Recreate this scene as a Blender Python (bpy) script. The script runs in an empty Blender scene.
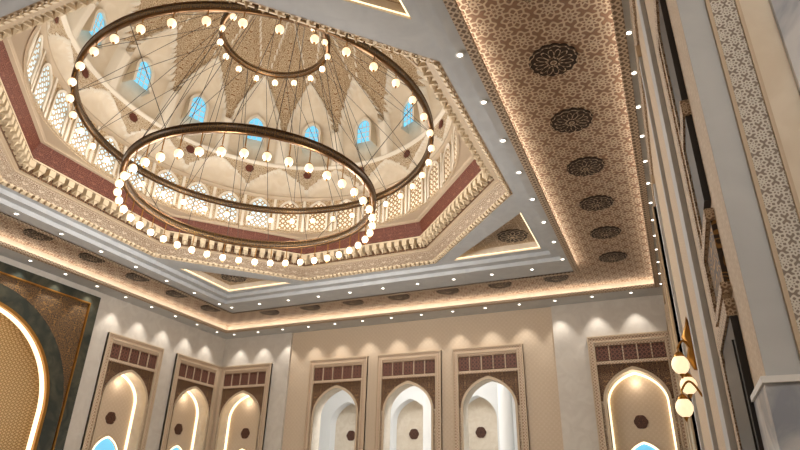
import bpy, math, random
from math import pi, sin, cos, tan, sqrt, atan2
from mathutils import Vector, Matrix
from mathutils.geometry import tessellate_polygon
random.seed(4)
scene = bpy.context.scene
scene.view_settings.view_transform = 'Standard'

# ------------------------------------------------------------ node helpers
def lin(h):
    h = h.lstrip('#')
    o = []
    for i in (0, 2, 4):
        c = int(h[i:i+2], 16)/255
        o.append(c/12.92 if c <= .04045 else ((c+.055)/1.055)**2.4)
    return (o[0], o[1], o[2], 1)

class S:
    def __init__(s, nt, k): s.nt = nt; s.k = k
    def _m(s, op, *a):
        n = s.nt.nodes.new('ShaderNodeMath'); n.operation = op
        for i, x in enumerate((s,)+a):
            if isinstance(x, S): s.nt.links.new(x.k, n.inputs[i])
            else: n.inputs[i].default_value = x
        return S(s.nt, n.outputs[0])
    def __add__(s, o): return s._m('ADD', o)
    def __sub__(s, o): return s._m('SUBTRACT', o)
    def __mul__(s, o): return s._m('MULTIPLY', o)
    def __truediv__(s, o): return s._m('DIVIDE', o)
    def abs(s): return s._m('ABSOLUTE')
    def fract(s): return s._m('FRACT')
    def cos(s): return s._m('COSINE')
    def sqrt(s): return s._m('SQRT')
    def min(s, o): return s._m('MINIMUM', o)
    def max(s, o): return s._m('MAXIMUM', o)
    def atan2(s, o): return s._m('ARCTAN2', o)

def uvsock(nt, su, sv):
    tc = nt.nodes.new('ShaderNodeTexCoord')
    sp = nt.nodes.new('ShaderNodeSeparateXYZ')
    nt.links.new(tc.outputs['UV'], sp.inputs[0])
    return S(nt, sp.outputs[0])*su, S(nt, sp.outputs[1])*sv

def smooth(nt, d, a, b):
    m = nt.nodes.new('ShaderNodeMapRange'); m.interpolation_type = 'SMOOTHSTEP'
    nt.links.new(d.k, m.inputs[0])
    m.inputs[1].default_value = a; m.inputs[2].default_value = b
    m.inputs[3].default_value = 1; m.inputs[4].default_value = 0
    return S(nt, m.outputs[0])

def m_rosette(nt, sc, n=8, w=.025):
    u, v = uvsock(nt, sc, sc)
    def polar(u, v):
        fu = u.fract()-.5; fv = v.fract()-.5
        return fu, fv, (fu*fu+fv*fv).sqrt(), fv.atan2(fu)
    fu, fv, r, t = polar(u, v)
    fu2, fv2, r2, t2 = polar(u+.5, v+.5)
    c = (t*float(n)).cos(); c2 = (t2*float(n)).cos()
    d = (r-(c*.045+.36)).abs()
    d = d.min((r-(c*-.05+.2)).abs())
    d = d.min((r-.08).abs())
    d = d.min((r2-(c2*.04+.24)).abs())
    d = d.min((r2-(c2*-.03+.1)).abs())
    return smooth(nt, d, w, w*2.0)

def m_arab(nt, sc, w=.12, rep=1.0, k=7.0):
    u, v = uvsock(nt, sc, sc)
    mu = ((u*.5).fract()-.5).abs()*2.0
    mv = ((v*.25).fract()-.5).abs()*4.0
    cb = nt.nodes.new('ShaderNodeCombineXYZ')
    nt.links.new(mu.k, cb.inputs[0]); nt.links.new(mv.k, cb.inputs[1])
    nz = nt.nodes.new('ShaderNodeTexNoise')
    nt.links.new(cb.outputs[0], nz.inputs['Vector'])
    nz.inputs['Scale'].default_value = 2.2*rep
    nz.inputs['Detail'].default_value = 1.0
    nz.inputs['Distortion'].default_value = .9
    f = S(nt, nz.outputs[0])
    d = ((f*k).fract()-.5).abs()
    return smooth(nt, d, w, w*1.7)

def m_lattice(nt, sc, w=.06):
    u, v = uvsock(nt, sc, sc)
    a = ((u+v).fract()-.5).abs(); b = ((u-v).fract()-.5).abs()
    d = a.min(b)
    fu = u.fract()-.5; fv = v.fract()-.5
    r = (fu*fu+fv*fv).sqrt()
    d = d.min((r-.3).abs())
    return smooth(nt, d, w, w*1.6)

MATS = {}
def mat(name, base, line=None, kind=None, sc=1., w=None, rough=.6, bump=.3, metal=0., lmetal=0., emit=0., ecol=None, n=8, k=7., noise=.0, rep=1.):
    m = bpy.data.materials.new(name); m.use_nodes = True
    nt = m.node_tree; b = nt.nodes['Principled BSDF']
    b.inputs['Roughness'].default_value = rough
    b.inputs['Metallic'].default_value = metal
    b.inputs['Base Color'].default_value = lin(base)
    if kind:
        if kind == 'ros': f = m_rosette(nt, sc, n, w or .025)
        elif kind == 'arab': f = m_arab(nt, sc, w or .12, rep, k)
        elif kind == 'lat': f = m_lattice(nt, sc, w or .06)
        mx = nt.nodes.new('ShaderNodeMix'); mx.data_type = 'RGBA'
        nt.links.new(f.k, mx.inputs[0])
        mx.inputs[6].default_value = lin(base); mx.inputs[7].default_value = lin(line)
        nt.links.new(mx.outputs[2], b.inputs['Base Color'])
        if bump:
            bp = nt.nodes.new('ShaderNodeBump'); bp.inputs['Strength'].default_value = bump
            bp.inputs['Distance'].default_value = .05
            nt.links.new(f.k, bp.inputs['Height']); nt.links.new(bp.outputs[0], b.inputs['Normal'])
        if lmetal: nt.links.new((f*lmetal).k, b.inputs['Metallic'])
        if emit:   # lit panes seen between the lattice bars
            e = (f*-1.+1.)*emit
            nt.links.new(e.k, b.inputs['Emission Strength'])
            b.inputs['Emission Color'].default_value = lin(ecol or base)
    else:
        if noise:
            tc = nt.nodes.new('ShaderNodeTexCoord'); nz = nt.nodes.new('ShaderNodeTexNoise')
            nt.links.new(tc.outputs['Object'], nz.inputs['Vector'])
            nz.inputs['Scale'].default_value = sc; nz.inputs['Detail'].default_value = 6
            nz.inputs['Distortion'].default_value = 1.2
            mp = nt.nodes.new('ShaderNodeMapRange'); nt.links.new(nz.outputs[0], mp.inputs[0])
            mp.inputs[1].default_value = .4; mp.inputs[2].default_value = .65
            mx = nt.nodes.new('ShaderNodeMix'); mx.data_type = 'RGBA'
            nt.links.new(mp.outputs[0], mx.inputs[0])
            mx.inputs[6].default_value = lin(base); mx.inputs[7].default_value = lin(line or base)
            nt.links.new(mx.outputs[2], b.inputs['Base Color'])
        if emit:
            b.inputs['Emission Color'].default_value = lin(ecol or base)
            b.inputs['Emission Strength'].default_value = emit
    try: m.cycles.emission_sampling = 'NONE' if emit else 'AUTO'
    except Exception: pass
    MATS[name] = m
    return name

mat('plaster_grey', 'b6b8ba', 'bec0c1', sc=2, noise=1, rough=.55)
mat('wall_grey', 'c4bcb2', 'ccc5bb', sc=2, noise=1, rough=.6)
mat('plaster_cream', 'd8cab6', 'e0d4c2', sc=3, noise=1, rough=.7)
mat('wallpaper_beige', 'd0bea8', 'c4b098', 'ros', 5., .04, bump=.1, rough=.7)
mat('plaster_white', 'e8e8e6', rough=.6)
mat('carved_strip', '937560', 'd8c5ae', 'ros', 1.6, .028, bump=.9, n=8)
mat('carved_beige', '8f765f', 'd8c7b0', 'arab', 4., .14, bump=.6, k=9)
mat('frame_carved', 'a0846c', 'd2bca4', 'lat', 8., .09, bump=.4)
mat('edge_lace', '75604e', 'c8b49c', 'lat', 7., .08, bump=.4)
mat('fine_lace', '8a705a', 'd0bca2', 'ros', 9., .035, bump=.4)
mat('pier_lace', '8d8074', 'd8d2c8', 'ros', 9., .035, bump=.4)
mat('spandrel_brown', '452c20', 'a07c54', 'arab', 3.6, .12, bump=.5, lmetal=.3, k=9)
mat('panel_dark', '42241c', '7a4e3c', 'lat', 6., .06, bump=.4)
mat('red_band', '55210f', '8a5640', 'arab', 4.5, .10, bump=.4, k=9)
mat('muqarnas_cream', 'cfbc9e', rough=.7)
mat('moulding_beige', 'c4b096', rough=.6)
mat('dome_cream', 'decfb8', 'e4d7c3', sc=2, noise=1, rough=.7)
mat('dome_gold', 'd8c5a6', '8a6030', 'arab', 2., .15, bump=.4, lmetal=.2, k=9, rep=1.8)
mat('dome_relief', 'd6c4a8', '946f44', 'arab', 3., .13, bump=.5, rep=1.4)
mat('drum_orn', 'd8c5a6', '9c7440', 'arab', 3.0, .14, bump=.4, rep=1.3)
mat('rib_white', 'e6dccb', rough=.6)
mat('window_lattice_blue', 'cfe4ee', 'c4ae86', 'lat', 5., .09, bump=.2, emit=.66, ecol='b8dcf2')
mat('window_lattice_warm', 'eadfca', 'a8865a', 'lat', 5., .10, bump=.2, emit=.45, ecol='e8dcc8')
mat('glass_blue', '5cb6e0', emit=.75, ecol='80ccee', rough=.1)
mat('glass_pale', 'bfdcec', emit=.9, ecol='bfdcec', rough=.1)
mat('bronze_dark', '20150d', 'a07a44', 'arab', 9., .10, rough=.35, lmetal=.8, bump=.2, metal=0.)
mat('gold', 'a87a3c', rough=.35, metal=.9)
mat('bronze_plain', '5c4228', rough=.3, metal=.85)
mat('globe_glow', 'fff3df', emit=1.0, ecol='ffe2b6')
mat('led_warm', 'fff0cf', emit=1.8, ecol='ffe6bc')
mat('led_white', 'ffffff', emit=8., ecol='fff6e6')
mat('marble_teal', '2c312c', '48483c', sc=1.5, noise=1, rough=.25)
mat('mosaic_bronze', '3a2a1b', '9a7442', 'arab', 2.2, .12, lmetal=.5, bump=.3, k=9, rep=1.3)
mat('mosaic_gold', 'c8ab7e', '9c7e50', 'lat', 9., .09, lmetal=.3, bump=.3)
mat('marble_white', 'ccccce', '9298a4', sc=2.6, noise=1, rough=.25)
mat('wood_dark', '150d0a', rough=.4)
mat('medallion_brown', '50301f', rough=.6)
mat('medallion_red', '6a3424', rough=.6)
mat('medallion_dark', '2e1f18', rough=.6)
mat('carpet', 'a8998a', '968774', 'arab', 1., .12, bump=0)
mat('cable_dark', '3a3028', rough=.5)

# ------------------------------------------------------------ mesh helpers
class MB:
    def __init__(s): s.v = []; s.f = []; s.uv = []; s.m = []; s.names = []; s.sm = []
    def mi(s, n):
        if n not in s.names: s.names.append(n)
        return s.names.index(n)
    def face(s, pts, m, uv=None, sm=False):
        b = len(s.v); s.v += [tuple(p) for p in pts]
        s.f.append(tuple(range(b, b+len(pts))))
        if uv is None:
            P = [Vector(p) for p in pts]
            n = (P[1]-P[0]).cross(P[2]-P[0])
            a = [abs(c) for c in n]
            k = a.index(max(a))
            uv = [((p.y, p.z) if k == 0 else (p.x, p.z) if k == 1 else (p.x, p.y)) for p in P]
        s.uv.append(uv); s.m.append(s.mi(m)); s.sm.append(sm)
    def box(s, x0, x1, y0, y1, z0, z1, m, mp=None):
        mp = mp or (lambda a, b, c: (a, b, c))
        c = [mp(x, y, z) for z in (z0, z1) for y in (y0, y1) for x in (x0, x1)]
        for q in ((0, 1, 3, 2), (4, 5, 7, 6), (0, 1, 5, 4), (2, 3, 7, 6), (0, 2, 6, 4), (1, 3, 7, 5)):
            s.face([c[i] for i in q], m)
    def poly(s, loops, f3, m):
        L = [[Vector((p[0], p[1], 0)) for p in l] for l in loops]
        flat = [p for l in loops for p in l]
        for t in tessellate_polygon(L):
            s.face([f3(*flat[i]) for i in t], m, uv=[(flat[i][0], flat[i][1]) for i in t])
    def lathe(s, prof, c, m, n=12, sm=True, arc=None):
        for i in range(len(prof)-1):
            mm = m[i] if isinstance(m, list) else m
            for j in range(n):
                a = 2*pi*j/n; b = 2*pi*(j+1)/n
                r0, z0 = prof[i]; r1, z1 = prof[i+1]
                R = max(r0, r1)
                s.face([(c[0]+r0*cos(a), c[1]+r0*sin(a), c[2]+z0), (c[0]+r0*cos(b), c[1]+r0*sin(b), c[2]+z0),
                        (c[0]+r1*cos(b), c[1]+r1*sin(b), c[2]+z1), (c[0]+r1*cos(a), c[1]+r1*sin(a), c[2]+z1)], mm,
                       uv=[(a*R, z0), (b*R, z0), (b*R, z1), (a*R, z1)], sm=sm)
    def tube(s, p, q, r, m, n=4):
        p = Vector(p); q = Vector(q); d = (q-p).normalized()
        a = d.orthogonal().normalized(); b = d.cross(a)
        for j in range(n):
            t0 = 2*pi*j/n; t1 = 2*pi*(j+1)/n
            o0 = (a*cos(t0)+b*sin(t0))*r; o1 = (a*cos(t1)+b*sin(t1))*r
            s.face([p+o0, p+o1, q+o1, q+o0], m, sm=True)
    def stretch(s, k, cy):
        s.v = [(x, cy+(y-cy)*k, z) for x, y, z in s.v]
    def done(s, name, parent=None):
        me = bpy.data.meshes.new(name)
        me.from_pydata(s.v, [], s.f)
        ul = me.uv_layers.new(name='UVMap')
        flat = []
        for f in s.uv:
            for p in f: flat += [p[0], p[1]]
        ul.data.foreach_set('uv', flat)
        for n in s.names: me.materials.append(MATS[n])
        me.polygons.foreach_set('material_index', s.m)
        me.polygons.foreach_set('use_smooth', s.sm)
        import bmesh
        bm = bmesh.new(); bm.from_mesh(me)
        bmesh.ops.remove_doubles(bm, verts=bm.verts, dist=.0004)
        bm.to_mesh(me); bm.free()
        me.update()
        o = bpy.data.objects.new(name, me); scene.collection.objects.link(o)
        if parent: o.parent = parent
        return o
def empty(name, loc=(0, 0, 0)):
    e = bpy.data.objects.new(name, None); scene.collection.objects.link(e); e.empty_display_size = .3
    return e

# ------------------------------------------------------------ dimensions
XL, XR, YB, YF, ZC = -21.4, .42, 25.0, -1.5, 9.5
YP, XE = 3.23, 3.0
mp_back = lambda u, w, z: (u, YB-w, z)
mp_left = lambda u, w, z: (XL+w, u, z)
mp_right = lambda u, w, z: (XR-w, u, z)

def archc(a, zs, h, n=14, tip=.28):
    R = []
    for i in range(n+1):
        p = (pi/2)*i/n
        R.append((a*cos(p), zs+h*((1-tip)*sin(p)+tip*(p/(pi/2))**1.3)))
    L = [(-x, z) for x, z in reversed(R[:-1])]
    return R+L
def arch_closed(cu, a, zb, zs, h, n=14, tip=.28):
    return [(cu+a, zb)]+[(cu+x, z) for x, z in archc(a, zs, h, n, tip)]+[(cu-a, zb)]

NA, NZB, NZS, NH = 1.12, .5, 5.45, 1.15
def strip(mb, path, mp, w0, w1, m, sm=True):
    l = 0
    for p, q in zip(path[:-1], path[1:]):
        d = math.dist(p, q)
        mb.face([mp(p[0], w0, p[1]), mp(q[0], w0, q[1]), mp(q[0], w1, q[1]), mp(p[0], w1, p[1])], m,
                uv=[(l, w0), (l+d, w0), (l+d, w1), (l, w1)], sm=sm)
        l += d
def ring(mb, inner, outer, mp, w, m):
    for i in range(len(inner)-1):
        a, b, c, d = inner[i], inner[i+1], outer[i+1], outer[i]
        mb.face([mp(a[0], w, a[1]), mp(b[0], w, b[1]), mp(c[0], w, c[1]), mp(d[0], w, d[1])], m,
                uv=[a, b, c, d])

def medallion(mb, fn, r, m1, m2, n=8, t=.05):
    N = 96
    outer = [(r*(1+.09*abs(cos(n*2*pi*i/N/2)))*cos(2*pi*i/N), r*(1+.09*abs(cos(n*2*pi*i/N/2)))*sin(2*pi*i/N)) for i in range(N)]
    mb.poly([outer], lambda x, y: fn(x, y, t*.4), m1)
    for i in range(N):
        a, b = outer[i], outer[(i+1) % N]
        mb.face([fn(*a, 0), fn(*b, 0), fn(*b, t*.4), fn(*a, t*.4)], m1)
    for i in range(N):
        a, b = outer[i], outer[(i+1) % N]
        mb.face([fn(*a, t), fn(*b, t), fn(b[0]*.95, b[1]*.95, t), fn(a[0]*.95, a[1]*.95, t)], m2)
    for k in range(n):
        A = 2*pi*(k+.5)/n
        pts = []
        for i in range(15):
            q = 2*pi*i/14
            x = r*(.55+.33*cos(q)); y = r*.17*sin(q)*(1+.3*cos(q))*min(1, 10/n)
            pts.append((x*cos(A)-y*sin(A), x*sin(A)+y*cos(A)))
        for i in range(14):
            a, b = pts[i], pts[i+1]
            cxy = (r*.55*cos(A), r*.55*sin(A))
            sh = lambda p: (cxy[0]+(p[0]-cxy[0])*.78, cxy[1]+(p[1]-cxy[1])*.78)
            a2, b2 = sh(a), sh(b)
            mb.face([fn(*a, t), fn(*b, t), fn(*b2, t), fn(*a2, t)], m2)
    c = [(r*.15*cos(2*pi*i/16), r*.15*sin(2*pi*i/16)) for i in range(16)]
    mb.poly([c], lambda x, y: fn(x, y, t*1.2), m2)

def niche(name, mp, cu, closed=True):
    mb = MB(); hw = 1.58; zt = 8.0; zb = NZB
    f = lambda u0, u1, w0, w1, z0, z1, m: mb.box(cu+u0, cu+u1, w0, w1, z0, z1, m, mp)
    bw = .24
    f(-hw, -hw+bw, .0, .10, zb, zt-.02, 'frame_carved'); f(hw-bw, hw, .0, .10, zb, zt-.02, 'frame_carved')
    f(-hw+bw, hw-bw, .0, .10, zt-bw, zt-.02, 'frame_carved')
    for s in (-1, 1):
        f(s*(hw-.025)-.025, s*(hw-.025)+.025, .0, .13, zb, zt-.05, 'moulding_beige')
        f(s*(hw-bw)-.025, s*(hw-bw)+.025, .0, .13, zb, zt-bw-.03, 'moulding_beige')
    f(-hw, hw, 0, .13, zt-.05, zt, 'moulding_beige'); f(-hw+bw-.025, hw-bw+.025, 0, .13, zt-bw-.03, zt-bw+.02, 'moulding_beige')
    iw = hw-bw-.02
    path = [(cu-iw, zb), (cu-iw, zt-bw), (cu+iw, zt-bw), (cu+iw, zb)]+arch_closed(cu, NA, zb, NZS, NH)
    mb.poly([path], lambda u, z: mp(u, .05, z), 'spandrel_brown')
    f(-iw, iw, .05, .10, 6.86, 6.98, 'frame_carved')
    f(-iw, iw, .05, .09, 7.6, 7.74, 'frame_carved')
    np_ = 5
    pw = 2*iw/np_
    for i in range(np_):
        a = -iw+i*pw
        f(a+.04, a+pw-.04, .05, .08, 7.02, 7.56, 'panel_dark')
        f(a-.02 if i else a, a+.02, .05, .1, 6.98, 7.6, 'frame_carved')
    f(iw-.02, iw, .05, .1, 6.98, 7.6, 'frame_carved')
    for s in (-1, 1):
        f(min(s*(NA+.1), s*iw), max(s*(NA+.1), s*iw), .05, .07, zb, NZS, 'carved_beige')
    i1 = arch_closed(cu, NA, zb, NZS, NH); o1 = arch_closed(cu, NA+.1, zb, NZS, NH+.12)
    ring(mb, i1, o1, mp, .12, 'moulding_beige'); strip(mb, o1, mp, .05, .12, 'moulding_beige')
    strip(mb, i1, mp, .12, -.55, 'plaster_cream')
    if closed:
        mb.poly([arch_closed(cu, NA, zb, NZS, NH)], lambda u, z: mp(u, -.55, z), 'wallpaper_beige')
        i2 = arch_closed(cu, NA-.07, zb, NZS, NH-.08)
        ring(mb, i2, i1, mp, -.45, 'led_warm'); strip(mb, i2, mp, -.45, -.54, 'led_warm')
        medallion(mb, lambda x, y, w: mp(cu+x, -.55+w, 4.72+y), .24, 'medallion_brown', 'panel_dark', 6)
        lw = arch_closed(cu, .62, zb, 3.2, .72); lo = arch_closed(cu, .78, zb, 3.2, .88); l3 = arch_closed(cu, .7, zb, 3.2, .8)
        mb.poly([lw], lambda u, z: mp(u, -.50, z), 'glass_blue')
        ring(mb, l3, lo, mp, -.42, 'moulding_beige'); strip(mb, lo, mp, -.42, -.55, 'moulding_beige')
        ring(mb, lw, l3, mp, -.44, 'led_warm')
    return mb.done(name)

# ------------------------------------------------------------ shell walls
mb = MB()
mb.face([(XL-1, YF, 0), (XE, YF, 0), (XE, YB+6, 0), (XL-1, YB+6, 0)], 'carpet')
mb.done('floor')

back_n = [-19.75, -14.4, -10.72, -7.02, -1.18]
mb = MB()
def wallpoly(mb, u0, u1, z0, z1, holes, mp, w, m):
    mb.poly([[(u0, z0), (u1, z0), (u1, z1), (u0, z1)]]+holes, lambda u, z: mp(u, w, z), m)
hole = lambda c: arch_closed(c, NA, NZB, NZS, NH)
XA, XB = -17.2, -4.1
wallpoly(mb, XL, XA, 0, ZC, [hole(back_n[0])], mp_back, 0, 'wall_grey')
wallpoly(mb, XB, XR, 0, ZC, [hole(back_n[4])], mp_back, 0, 'wall_grey')
wallpoly(mb, XA, XB, 0, ZC, [hole(c) for c in back_n[1:4]], mp_back, -.12, 'wallpaper_beige')
mb.face([(XA, YB-.001, ZC), (XB, YB-.001, ZC), (XB, YB+.13, ZC), (XA, YB+.13, ZC)], 'plaster_grey')
for x in (XA, XB):
    mb.face([mp_back(x, 0, 0), mp_back(x, -.12, 0), mp_back(x, -.12, ZC), mp_back(x, 0, ZC)], 'wall_grey')
mb.done('wall_back')
left_n = [19.15, 23.22]
mb = MB()
PC, PR, PZS = 12.1, 3.5, 4.4
wallpoly(mb, YF, YB, 0, ZC, [hole(c) for c in left_n]+[[(PC+PR, .3)]+[(PC+PR*cos(pi*i/32), PZS+PR*sin(pi*i/32)) for i in range(33)]+[(PC-PR, .3)]], mp_left, 0, 'wall_grey')
mb.done('wall_left')
right_n = [15.1, 19.15, 23.22]
mb = MB()
wallpoly(mb, YP, YB, 0, ZC, [hole(c) for c in right_n], mp_right, 0, 'wallpaper_beige')
mb.box(YP+.5, YB, 0, .04, 8.35, 9.2, 'carved_beige', mp_right)
mb.face([(XE, YF, 0), (XE, YP, 0), (XE, YP, ZC), (XE, YF, ZC)], 'wallpaper_beige')
mb.done('wall_right')
mb = MB()
mb.box(XL, XE, YF-.2, YF, 0, ZC, 'wall_grey'); mb.done('wall_front')

for i, c in enumerate(back_n):
    mpb = mp_back if i in (0, 4) else (lambda u, w, z: (u, YB+.12-w, z))
    niche('arched_niche' if i in (0, 4) else 'arched_window', mpb, c, i in (0, 4))
for c in left_n: niche('arched_niche', mp_left, c)
for c in right_n: niche('arched_niche', mp_right, c)

# ------------------------------------------------------------ gallery behind the arches
mb = MB()
gy = 29.5
g_c = [-16.2, -12.5, -8.9, -5.2]
mb.poly([[(-18.5, 0), (-2.5, 0), (-2.5, 9), (-18.5, 9)]]+[arch_closed(c, 1.0, .8, 5.6, 1.1) for c in g_c], lambda u, z: (u, gy, z), 'plaster_white')
for c in g_c:
    strip(mb, arch_closed(c, 1.0, .8, 5.6, 1.1), lambda u, w, z: (u, gy-w, z), 0, -.6, 'plaster_white')
    mb.poly([arch_closed(c, 1.0, .8, 5.6, 1.1)], lambda u, z: (u, gy+.6, z), 'plaster_cream')
    medallion(mb, lambda x, y, w, c=c: (c+x, gy+.6-w, 5.0+y), .25, 'medallion_brown', 'panel_dark', 6)
    w2 = arch_closed(c, .5, .8, 3.2, .6)
    mb.poly([w2], lambda u, z: (u, gy+.55, z), 'glass_pale')
mb.box(-18.5, -2.5, 25.15, gy, 8.9, 9.0, 'plaster_white')
mb.box(-18.7, -18.5, 25.15, gy, 0, 9, 'plaster_white'); mb.box(-2.5, -2.3, 25.15, gy, 0, 9, 'plaster_white')
mb.done('gallery_wall')
for x in (-14.3, -10.7, -7.0):
    mb = MB()
    mb.lathe([(.45, 0), (.45, .3), (.34, .4), (.32, 6.9), (.36, 7.0), (.36, 7.1), (.5, 7.6), (.5, 7.8)], (x, 27.7, 0), 'plaster_white', 24)
    mb.box(x-.52, x+.52, 27.18, 28.22, 7.8, 8.9, 'plaster_white')
    mb.done('gallery_column')

# ------------------------------------------------------------ mihrab portal
mb = MB()
def circ(r, n=48): return [(PC+r, .3)]+[(PC+r*cos(pi*i/n), PZS+r*sin(pi*i/n)) for i in range(n+1)]+[(PC-r, .3)]
p0, p1 = 7.5, 16.7
pt = 9.22
path = [(p0+.35, .3), (p0+.35, pt-.3), (p1-.35, pt-.3), (p1-.35, .3)]+circ(3.95)
mb.poly([path], lambda u, z: mp_left(u, .12, z), 'mosaic_bronze')
mb.box(p0, p0+.4, 0, .18, .3, pt, 'marble_teal', mp_left); mb.box(p1-.4, p1, 0, .18, .3, pt, 'marble_teal', mp_left)
mb.box(p0+.4, p1-.4, 0, .178, pt-.35, pt, 'marble_teal', mp_left)
mb.box(p1-.46, p1-.4, 0, .2, .3, pt-.35, 'gold', mp_left)
mb.box(p0+.4, p1-.46, 0, .2, pt-.41, pt-.35, 'gold', mp_left)
ring(mb, circ(3.5), circ(4.1), mp_left, .16, 'marble_teal'); strip(mb, circ(4.1), mp_left, .1, .16, 'gold')
ring(mb, circ(3.38), circ(3.5), mp_left, .18, 'gold')
ring(mb, circ(3.30), circ(3.38), mp_left, .05, 'led_warm')
strip(mb, circ(3.38), mp_left, .18, -.1, 'gold'); strip(mb, circ(3.30), mp_left, .05, -.1, 'led_warm')
for i in range(24):
    t0, t1 = i/24, (i+1)/24
    def prof(t): return 3.38*cos(t*pi/2), -.1-1.2*sin(t*pi/2)
    r0, w0 = prof(t0); r1, w1 = prof(t1)
    c0 = circ(max(r0, .01)); c1 = circ(max(r1, .01))
    for k in range(len(c0)-1):
        a, b, c, d = c0[k], c0[k+1], c1[k+1], c1[k]
        mb.face([mp_left(a[0], w0, a[1]), mp_left(b[0], w0, b[1]), mp_left(c[0], w1, c[1]), mp_left(d[0], w1, d[1])], 'mosaic_gold', uv=[a, b, c, d], sm=True)
mb.done('mihrab_portal')

# ------------------------------------------------------------ ceiling
CX, CY = -10.05, 12.0
KY = 1.08
mb = MB()
def rring(o, i, zo, zi, m):
    O = [(o[0], o[2]), (o[1], o[2]), (o[1], o[3]), (o[0], o[3])]
    I = [(i[0], i[2]), (i[1], i[2]), (i[1], i[3]), (i[0], i[3])]
    for k in range(4):
        a, b, c, d = O[k], O[(k+1) % 4], I[(k+1) % 4], I[k]
        al = k % 2 == 0
        pts = [(a[0], a[1], zo), (b[0], b[1], zo), (c[0], c[1], zi), (d[0], d[1], zi)]
        if abs(zo-zi) > .001 and abs(a[0]-d[0])+abs(a[1]-d[1]) < .3:
            uv = [((p[0] if al else p[1]), p[2]+0) for p in pts]
        else: uv = [(p[0], p[1]) for p in pts]
        mb.face(pts, m, uv=uv)
def grow(r, g): return (r[0]-g, r[1]+g, r[2]-g, r[3]+g)
R0 = (XL, XR, YF, YB)
R1 = (-20.3, .1, 0., 23.7)
R2 = (-18.1, -2.35, 2.4, 21.3)
SQ, SQY = 7.0, 7.6
R3 = (CX-SQ, CX+SQ, CY-SQY, CY+SQY)
zs_ = ZC+.35
rring(R0, grow(R1, .18), ZC, ZC, 'plaster_grey')
rring(grow(R1, .18), R1, ZC-.04, ZC-.04, 'edge_lace')
rring(R1, R1, ZC-.04, ZC+.06, 'edge_lace')
rring(R1, grow(R1, .25), ZC+.06, ZC+.06, 'plaster_cream')
rring(grow(R1, .25), grow(R1, .25), ZC+.06, zs_, 'plaster_cream')
rring(grow(R1, .25), grow(R2, -.25), zs_, zs_, 'carved_strip')
rring(grow(R2, -.25), grow(R2, -.25), zs_, ZC+.06, 'plaster_cream')
rring(grow(R2, -.25), R2, ZC+.06, ZC+.06, 'plaster_cream')
rring(R2, R2, ZC+.06, ZC-.04, 'edge_lace')
rring(R2, grow(R2, -.18), ZC-.04, ZC-.04, 'edge_lace')
rring(grow(R2, -.18), grow(R3, .3), ZC, ZC, 'plaster_grey')
rring(grow(R3, .3), grow(R3, .3), ZC, ZC+.15, 'plaster_grey')
rring(grow(R3, .3), grow(R3, .0), ZC+.15, ZC+.15, 'plaster_grey')
rring(R3, R3, ZC+.15, ZC+.3, 'plaster_grey')
mb.face([(XR, YF, ZC), (XE, YF, ZC), (XE, YP, ZC), (XR, YP, ZC)], 'plaster_grey')
zt_ = ZC+.3
def octa(a):
    R = a/cos(pi/8)
    return [(CX+R*cos(pi/8+k*pi/4), CY+R*sin(pi/8+k*pi/4)) for k in range(8)]
def sy_(l): return [(x, CY+(y-CY)*KY) for x, y in l]
tris = []
for sx in (-1, 1):
    for sy in (-1, 1):
        k = SQ-.28; ky = SQY-.28; L = 3.2; LY = 3.0
        tris.append([(CX+sx*k, CY+sy*ky), (CX+sx*(k-L), CY+sy*ky), (CX+sx*k, CY+sy*(ky-LY))])
mb.poly([[(R3[0], R3[2]), (R3[1], R3[2]), (R3[1], R3[3]), (R3[0], R3[3])], sy_(octa(6.8))]+tris, lambda x, y: (x, y, zt_), 'plaster_grey')
def scl(t, s):
    c = (sum(p[0] for p in t)/3, sum(p[1] for p in t)/3)
    return [(c[0]+(p[0]-c[0])*s, c[1]+(p[1]-c[1])*s) for p in t]
for t in tris:
    t2 = scl(t, .95)
    for k in range(3):
        a, b = t[k], t[(k+1) % 3]; c, d = t2[(k+1) % 3], t2[k]
        mb.face([(*a, zt_), (*b, zt_), (*b, zt_+.3), (*a, zt_+.3)], 'plaster_cream')
        mb.face([(*a, zt_+.06), (*b, zt_+.06), (*c, zt_+.06), (*d, zt_+.06)], 'led_warm')
    mb.poly([t], lambda x, y: (x, y, zt_+.3), 'carved_beige')
    c = (t[0][0]*.5+t[1][0]*.25+t[2][0]*.25, t[0][1]*.5+t[1][1]*.25+t[2][1]*.25)
    medallion(mb, lambda x, y, w: (c[0]+x, c[1]+y, zt_+.3-w), .5, 'medallion_dark', 'moulding_beige', 12)
rring(grow(R0, .3), R3, ZC+.7, ZC+.7, 'plaster_grey')
mb.done('ceiling')

mb = MB()
ys = [.96*7.9+i*2.25 for i in range(-3, 7)]
zz = zs_
def stmed(x, y, r=.45):
    medallion(mb, lambda a, b, w: (x+a, y+b, zz-w), r, 'medallion_dark', 'edge_lace', 14, .07)
for y in ys: stmed(-1.12, y)
for y in ys: stmed(-19.2, y)
x = -3.4
while x > -18: stmed(x, 22.5); x -= 2.25
mb.done('ceiling_rosettes')

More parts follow.
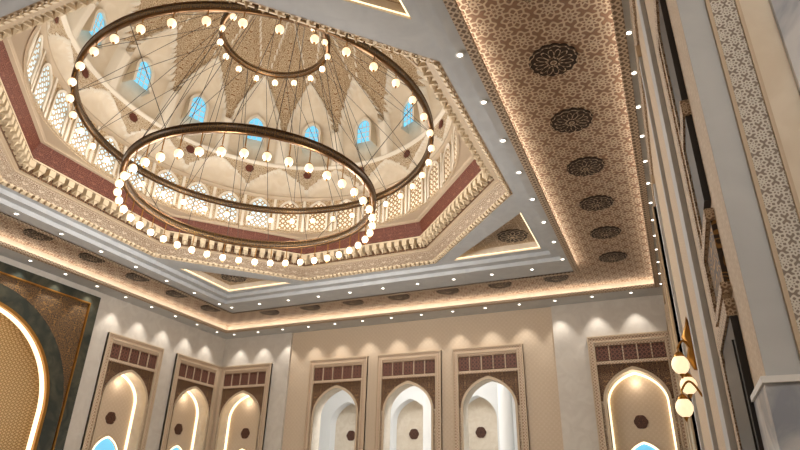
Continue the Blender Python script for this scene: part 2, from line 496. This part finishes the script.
# octagonal cornice
mb = MB()
prof = [(6.8, .3), (6.8, .36), (6.7, .38), (6.7, .41), (6.47, .68), (6.42, .69), (6.42, .72), (6.33, .74), (6.33, 1.08), (6.05, 1.08), (6.05, 1.13), (6.2, 1.14), (6.0, 1.69), (5.9, 1.7), (5.9, 1.72), (5.84, 1.74)]
pm = ['moulding_beige', 'moulding_beige', 'moulding_beige', 'carved_beige', 'moulding_beige', 'moulding_beige', 'moulding_beige', 'spandrel_brown', 'moulding_beige', 'muqarnas_cream', 'muqarnas_cream', 'red_band', 'moulding_beige', 'moulding_beige', 'moulding_beige']
for i in range(len(prof)-1):
    (r0, h0), (r1, h1) = prof[i], prof[i+1]
    A, B = octa(r0), octa(r1)
    vv = math.dist(prof[i], prof[i+1])
    for k in range(8):
        a, b, c, d = A[k], A[(k+1) % 8], B[(k+1) % 8], B[k]
        L = math.dist(a, b); Lb = math.dist(c, d); o = (L-Lb)/2
        mb.face([(*a, ZC+h0), (*b, ZC+h0), (*c, ZC+h1), (*d, ZC+h1)], pm[i], uv=[(0, h0), (L, h0), (L-o, h0+vv), (o, h0+vv)])
circp = [(CX+5.8*cos(2*pi*i/64), CY+5.8*sin(2*pi*i/64)) for i in range(64)]
mb.poly([octa(5.84), circp], lambda x, y: (x, y, ZC+1.74), 'moulding_beige')
for k in range(8):
    th = k*pi/4
    t = Vector((-sin(th), cos(th))); n = Vector((cos(th), sin(th)))
    for tier, (rr, hb, ht, cnt, off, dep) in enumerate(((6.33, .72, 1.08, 17, 0, .26), (6.72, .27, .38, 30, 0, .08))):
        side = 2*rr*tan(pi/8)
        st = side/cnt
        for j in range(cnt):
            s = -side/2+st*(j+.5)
            def P(a, d, h):
                p = Vector((CX, CY))+n*(rr-d)+t*(s+a)
                return (p.x, p.y, ZC+h)
            w = st*.30
            hm = hb+(ht-hb)*.45
            z0 = hb+.1 if tier == 0 else hb
            mb.face([P(-w, 0, z0), P(w, 0, z0), P(w, dep, hm), P(-w, dep, hm)], 'muqarnas_cream')
            mb.face([P(-w, dep, hm), P(w, dep, hm), P(w, dep, ht), P(-w, dep, ht)], 'muqarnas_cream')
            for sg in (-1, 1):
                mb.face([P(sg*w, 0, z0), P(sg*w, dep, hm), P(sg*w, dep, ht), P(sg*w, 0, ht)], 'muqarnas_cream')
            if tier == 0:
                a = [P(-w*.6, dep*.5-.04, hm), P(w*.6, dep*.5-.04, hm), P(w*.6, dep*.5+.08, hm), P(-w*.6, dep*.5+.08, hm)]
                ap = P(0, dep*.5+.02, hb-.02)
                for e in range(4): mb.face([a[e], a[(e+1) % 4], ap], 'muqarnas_cream')
mb.stretch(KY, CY)
mb.done('octagonal_cornice')

# ------------------------------------------------------------ dome
dome = empty('dome')
mb = MB()
RD, H0, HT, HB = 5.9, 3.2, 8.2, 1.72
def rad(h):
    if h <= H0: return 5.86
    t = min(1, (h-H0)/HT)
    return 5.9*sqrt(max(0, 1-t**2.15))
SEG = 16; NT = SEG*28
hs = [HB+(H0-HB)*i/6 for i in range(6)]
n2 = 150
for i in range(n2+1):
    t = (i/n2); hs.append(H0+HT*(1-(1-t)**1.25))
def cell(th):
    s = (th/(2*pi)*SEG) % 1.0
    return abs(s-.5)*2
ANG0 = -pi/SEG
def arch_h(x):
    a = .9
    if x >= a: return None
    q = sqrt(1-(x/a)**2)
    return 6.2+2.0*(.5*q+.5*(1-x/a))
def disp(th, h):
    x = cell(th-ANG0)
    off, reg = 0., 'dome_gold'
    if h < H0: return 0., 'drum_orn'
    ah = arch_h(x)
    if h < 4.7:
        reg = 'dome_relief'
        if h > 3.34:
            x1 = 1-x
            hb = 3.45+1.05*(.45*sqrt(max(0, 1-x1*x1))+.55*(1-x1))
            if abs(h-hb) < .06: reg = 'rib_white'; off = -.05
            elif h < hb: off = .18*min(1, (hb-h)/.3); reg = 'dome_cream'
    elif ah is not None and h < ah:
        e = min((.9-x)/.9, (ah-h)/1.6)
        off = .75*min(1, e*1.3)**.7*(1 if h > 5.1 else (h-4.7)/.4); reg = 'dome_cream'
        if e < .09: reg = 'rib_white'; off = -.08
    elif x >= .9 and h < 6.2: reg = 'rib_white'; off = -.08
    else:
        x2 = 1-x
        if h < 10.6:
            a2 = .86
            if x2 < a2:
                top = 7.9+2.5*(.5*sqrt(1-(x2/a2)**2)+.5*(1-x2/a2))
                if h < top:
                    off = .28*min(1, (top-h)/.8)*(1-(x2/a2)**2)
                    reg = 'dome_gold'
                    if top-h < .14: reg = 'rib_white'; off = -.06
    return off, reg
P = []
for h in hs:
    row = []
    for j in range(NT):
        th = 2*pi*j/NT
        o, _ = disp(th, h)
        r = max(rad(h)+o*min(1, rad(h)/3), .02)
        row.append((CX+r*cos(th), CY+r*sin(th), ZC+h))
    P.append(row)
vs = [0]
for i in range(1, len(hs)): vs.append(vs[-1]+math.dist((rad(hs[i-1]), hs[i-1]), (rad(hs[i]), hs[i])))
for i in range(len(hs)-1):
    hm = (hs[i]+hs[i+1])/2
    for j in range(NT):
        jm = (j+.5)/NT*2*pi
        _, reg = disp(jm, hm)
        j2 = (j+1) % NT
        u0 = j/NT*32; u1 = (j+1)/NT*32
        mb.face([P[i][j], P[i][j2], P[i+1][j2], P[i+1][j]], reg, uv=[(u0, vs[i]), (u1, vs[i]), (u1, vs[i+1]), (u0, vs[i+1])], sm=True)
mb.stretch(KY, CY)
mb.done('dome_shell', dome)
mb = MB()
for (rr, hh, m) in ((5.86, 3.2, 'moulding_beige'), (5.85, 4.65, 'rib_white')):
    mb.lathe([(rr+.02, hh-.08), (rr-.12, hh-.04), (rr-.14, hh+.04), (rr, hh+.1)], (CX, CY, ZC), m, 96)
mb.lathe([(1.5, 10.75), (1.42, 10.8), (1.4, 10.9), (.3, 11.2), (.28, 11.1), (0.02, 10.9)], (CX, CY, ZC), ['gold', 'gold', 'carved_beige', 'gold', 'gold'], 48)
mb.stretch(KY, CY)
mb.done('dome_mouldings', dome)
def cyl(th0, R):
    return lambda u, w, z: (CX+(R-w)*cos(th0+u/R), CY+(R-w)*sin(th0+u/R), ZC+z)
mb = MB()
for k in range(16):
    f = cyl(2*pi*k/16, 5.82)
    medallion(mb, lambda x, y, w: f(x, w, 4.32+y), .15, 'medallion_red', 'medallion_brown', 6, .04)
mb.stretch(KY, CY)
mb.done('dome_rosettes', dome)
mb = MB()
for k in range(32):
    th = 2*pi*(k+.5)/32
    f = cyl(th, 5.86)
    deg = math.degrees(th) % 360
    m = 'window_lattice_warm' if (25 < deg < 128) else 'window_lattice_blue'  # differing daylight outside is painted into pane and bar colours by direction
    a = arch_closed(0, .34, 1.86, 2.62, .42, 8); o = arch_closed(0, .42, 1.8, 2.62, .5, 8)
    mb.poly([a], lambda u, z: f(u, .02, z), m)
    ring(mb, a, o, f, .07, 'rib_white'); strip(mb, a, f, .02, .07, 'rib_white'); strip(mb, o, f, 0, .07, 'rib_white')
    mb.box(.52, .62, 0, .06, 1.76, 3.12, 'rib_white', f)
mb.stretch(KY, CY)
mb.done('window_1', dome)
mb = MB()
for k in range(16):
    th = 2*pi*k/16
    R = rad(6.2)+.45
    f = cyl(th, R)
    a = arch_closed(0, .3, 5.75, 6.4, .42, 8); o = arch_closed(0, .4, 5.68, 6.4, .55, 8)
    mb.poly([a], lambda u, z: f(u, .10, z), 'glass_blue')
    ring(mb, a, o, f, .2, 'rib_white'); strip(mb, a, f, .1, .2, 'rib_white'); strip(mb, o, f, -.3, .2, 'rib_white')
    for xx in (-.1, .1): mb.box(xx-.01, xx+.01, .1, .13, 5.75, 6.7, 'rib_white', f)
    for z_ in (5.95, 6.2, 6.45): mb.box(-.3, .3, .1, .13, z_, z_+.02, 'rib_white', f)
mb.stretch(KY, CY)
mb.done('window_2', dome)

# ------------------------------------------------------------ chandelier
ch = empty('chandelier')
def cring(mb, R, z, hgt):
    mb.lathe([(R-.05, -hgt/2), (R-.05, hgt/2), (R+.05, hgt/2), (R+.05, -hgt/2), (R-.05, -hgt/2)], (CX, CY, z), 'bronze_dark', 128)
    for dz in (-hgt/2, hgt/2):
        pr = [(R+.07*cos(2*pi*i/8), dz+.026*sin(2*pi*i/8)) for i in range(9)]
        mb.lathe(pr, (CX, CY, z), 'bronze_plain', 128)
rings = ((5.1, 11.62, .2, 40, .14), (3.45, 9.5, .22, 42, .34), (1.72, 15.3, .18, 16, .08))
mb = MB()
for R, z, h, n, d in rings: cring(mb, R, z, h)
mb.done('rings', ch)
mbg = MB(); mbc = MB()
def globe(mb, c, s=1.):
    g = [(.012, .0), (.012, -.05), (.05, -.07), (.085, -.12), (.09, -.15)]
    mb.lathe([(r*s, z*s) for r, z in g], c, 'gold', 10)
    gl = [(.085, -.15), (.125, -.20), (.145, -.27), (.135, -.34), (.1, -.40), (.05, -.44)]
    mb.lathe([(r*s, z*s) for r, z in gl], c, 'globe_glow', 12)
    mb.lathe([(.05*s, -.44*s), (.03*s, -.47*s), (.005, -.52*s)], c, 'gold', 8)
for R, z, h, n, d in rings:
    for i in range(n):
        a = 2*pi*(i+.5)/n
        p = (CX+R*cos(a), CY+R*sin(a), z-h/2-d)
        globe(mbg, p, .70)
        mbc.tube((p[0], p[1], z-h/2), p, .015, 'gold')
mbg.done('globes', ch)
for i in range(16):
    a = 2*pi*i/16
    q = lambda k, z, a: (CX+rings[k][0]*cos(a), CY+rings[k][0]*sin(a), z)
    mbc.tube(q(0, 11.7, a), q(2, 15.3, a+pi/8), .009, 'cable_dark')
    mbc.tube(q(0, 11.7, a), q(2, 15.3, a-pi/8), .009, 'cable_dark')
    mbc.tube(q(1, 9.6, a+.1), q(2, 15.2, a+pi/8), .009, 'cable_dark')
    if i % 2 == 0:
        mbc.tube(q(1, 9.6, a), q(0, 11.5, a), .009, 'cable_dark')
        mbc.tube(q(2, 15.3, a), (CX, CY, 18.6), .009, 'cable_dark')
mbc.tube((CX, CY, 18.4), (CX, CY, 20.45), .05, 'bronze_plain', 8)
mbc.lathe([(.0, -.3), (.25, -.15), (.3, 0), (.1, .2), (.05, .4)], (CX, CY, 18.5), 'gold', 16)
mbc.done('cables', ch)

# ------------------------------------------------------------ downlights
mb = MB()
def dl(x, y, z=ZC, r=.055):
    mb.lathe([(r+.03, -.001), (r+.03, -.02), (r, -.02), (r, -.008)], (x, y, z), 'plaster_white', 12)
    mb.face([(x+r*cos(2*pi*i/12), y+r*sin(2*pi*i/12), z-.012) for i in range(12)], 'led_white')
spots = []
for i in range(16):
    y = 1.088*7.9-1.6*5+1.6*i
    if y < 20.5: dl(-2.70, y); dl(-17.6, y)
for i in range(10): dl(-3.9-i*1.5, 20.4)
x = -.8
while x > -21: dl(x, 24.3); spots.append((x, 24.55)); x -= 1.5
y = 23.6
while y > 1: dl(-20.85, y); spots.append((-20.95, y)); y -= 1.5
y = 23.6
while y > 3.5: dl(.33, y, ZC, .045); y -= 1.2
mb.done('recessed_downlights')

# ------------------------------------------------------------ pier at the end of the right wall
mb = MB()
wz = 2.17
mb.box(XR+.001, .57, YP, YP+.5, wz, ZC, 'plaster_grey')
mb.box(.57, .59, YP-.03, YP+.4, wz, ZC, 'moulding_beige')
mb.box(.59, .72, YP-.01, YP+.4, wz, ZC, 'pier_lace')
mb.box(.72, .74, YP-.03, YP+.4, wz, ZC, 'moulding_beige')
mb.box(.74, .89, YP, YP+.4, wz, ZC, 'plaster_cream')
mb.box(.89, XE, YP-.04, YP+.4, wz, ZC, 'marble_white')
mb.box(XR-.02, XE, YP-.05, YP+.5, 0, wz-.03, 'marble_white')
mb.box(XR-.03, XE, YP-.07, YP+.5, wz-.03, wz, 'plaster_white')
mb.done('pier')
# tall door just past the pier
mb = MB()
mb.box(3.75, 4.66, 0, .04, 0, 2.62, 'wood_dark', mp_right)
for z0, z1 in ((.2, 1.0), (1.1, 1.8), (1.9, 2.5)):
    mb.box(3.82, 4.59, .04, .05, z0, z1, 'wood_dark', mp_right)
mb.box(4.66, 4.78, 0, .055, 0, 2.62, 'fine_lace', mp_right)
mb.box(3.74, 4.78, 0, .055, 2.62, 2.72, 'fine_lace', mp_right)
mb.done('door_1')
mb = MB()
mb.box(3.75, 4.45, 0, .03, 2.82, 3.22, 'mosaic_bronze', mp_right)
mb.box(3.75, 4.2, 0, .04, 3.36, 4.0, 'wood_dark', mp_right)
mb.box(3.75, 4.2, 0, .04, 4.12, 5.1, 'wood_dark', mp_right)
for y0, y1, z0, z1 in ((4.45, 4.6, 2.78, 5.3), (4.2, 4.28, 3.3, 5.15), (3.74, 4.45, 2.76, 2.82), (3.74, 4.45, 3.22, 3.3), (3.74, 4.2, 4.0, 4.12), (3.74, 4.45, 5.15, 5.3)):
    mb.box(y0, y1, 0, .055, z0, z1, 'fine_lace', mp_right)
mb.done('window_3')
for y0, y1 in ((5.6, 6.1), (8.2, 8.5), (12.6, 13.2), (16.9, 17.3), (20.9, 21.4)):
    mb = MB()
    mb.box(y0, y1, 0, .05, .3, 8.1, 'plaster_grey', mp_right)
    mb.box(y0-.04, y1+.04, 0, .07, 8.1, 8.3, 'moulding_beige', mp_right)
    mb.box(y0-.04, y1+.04, 0, .07, 0, .3, 'marble_white', mp_right)
    mb.done('wall_pilaster')

sc_ = empty('wall_sconce')
mb = MB()
SY = 9.0
mb.box(SY-.10, SY+.10, 0, .03, 3.2, 4.1, 'gold', mp_right)
mb.lathe([(.02, -.35), (.09, -.2), (.05, -.05), (.11, .1), (.04, .25), (.0, .4)], (XR-.05, SY, 3.7), 'gold', 12)
for (dy, dx, z) in ((-.15, .23, 3.62), (.1, .27, 3.1), (.45, .16, 3.45)):
    p = [(XR-.03, SY, z-.1)]
    for i in range(1, 9):
        t = i/8
        p.append((XR-.03-(dx-.03)*t, SY+dy*t, z-.1+.2*sin(t*pi)*.8+.1*t))
    for a, b in zip(p[:-1], p[1:]): mb.tube(a, b, .016, 'gold', 6)
    globe(mb, p[-1], .78)
mb.done('lantern_arms', sc_)

# ------------------------------------------------------------ lights
def area(name, loc, rot, sx, sy, e, col=(1, .82, .62)):
    l = bpy.data.lights.new(name, 'AREA'); l.shape = 'RECTANGLE'; l.size = sx; l.size_y = sy; l.energy = e; l.color = col
    o = bpy.data.objects.new(name, l); o.location = loc; o.rotation_euler = rot; scene.collection.objects.link(o); return o
def point(name, loc, e, r=.25, col=(1, .92, .82)):
    l = bpy.data.lights.new(name, 'POINT'); l.energy = e; l.shadow_soft_size = r; l.color = col
    o = bpy.data.objects.new(name, l); o.location = loc; scene.collection.objects.link(o); return o
warm = (1, .86, .70)
zl = ZC+.09
for (r, s) in ((R1, 1), (R2, -1)):
    g = grow(r, .12*s)
    cx, cy = (g[0]+g[1])/2, (g[2]+g[3])/2
    lx, ly = g[1]-g[0], g[3]-g[2]
    for x in (g[0], g[1]): area('cove_light', (x, cy, zl), (pi, 0, 0), .06, ly, 50, warm)
    for y in (g[2], g[3]): area('cove_light', (cx, y, zl), (pi, 0, 0), lx, .06, 50, warm)
for i in range(8):
    a = 2*pi*(i+.5)/8
    point('chandelier_light', (CX+4.7*cos(a), CY+4.7*sin(a), 11.2), 30, .3)
    point('chandelier_light', (CX+3.1*cos(a), CY+3.1*sin(a), 8.1), 275, .3, (1, .965, .915))
for i in range(4):
    a = 2*pi*(i+.5)/4
    point('chandelier_light', (CX+1.5*cos(a), CY+1.5*sin(a), 14.9), 45, .3)
for (x, y) in spots:
    l = bpy.data.lights.new('downlight', 'SPOT'); l.energy = 140; l.spot_size = math.radians(75); l.spot_blend = .6; l.shadow_soft_size = .05; l.color = (1, .94, .85)
    o = bpy.data.objects.new('downlight', l); o.location = (x, y, ZC-.05); scene.collection.objects.link(o)
for x in (-14.3, -10.7, -7.):
    area('gallery_light', (x, 26.6, 8.8), (0, 0, 0), 2, 1, 230, (.93, .97, 1))
for c in (back_n[0], back_n[4]): point('niche_light', (c, YB+.3, 6.2), 8, .1, warm)
for c in left_n: point('niche_light', (XL-.3, c, 6.2), 8, .1, warm)
point('mihrab_light', (XL+.1, PC, 7.2), 40, .2, warm)
point('pier_fill', (1.2, -.8, 5.0), 150, .3, (1, .96, .9))  # added fill lamp behind the camera, brightens the pier

w = bpy.data.worlds.new('world'); scene.world = w; w.use_nodes = True
w.node_tree.nodes['Background'].inputs[0].default_value = (.55, .75, 1, 1)
w.node_tree.nodes['Background'].inputs[1].default_value = .5

# ------------------------------------------------------------ camera
Yc = Vector((290, -288, -594)).normalized()
Zc = Vector((30, 1255, -594)); Zc = (Zc-Yc*Zc.dot(Yc)).normalized()
Xc = Yc.cross(Zc)
M = Matrix((( Xc.x, Xc.y, Xc.z), (Yc.x, Yc.y, Yc.z), (Zc.x, Zc.y, Zc.z)))
cam = bpy.data.cameras.new('camera'); cam.sensor_width = 36; cam.lens = 594/800*36; cam.clip_start = .05; cam.clip_end = 200
co = bpy.data.objects.new('camera', cam); scene.collection.objects.link(co)
co.matrix_world = Matrix.Translation((0, 0, 1.6)) @ M.to_4x4()
scene.camera = co
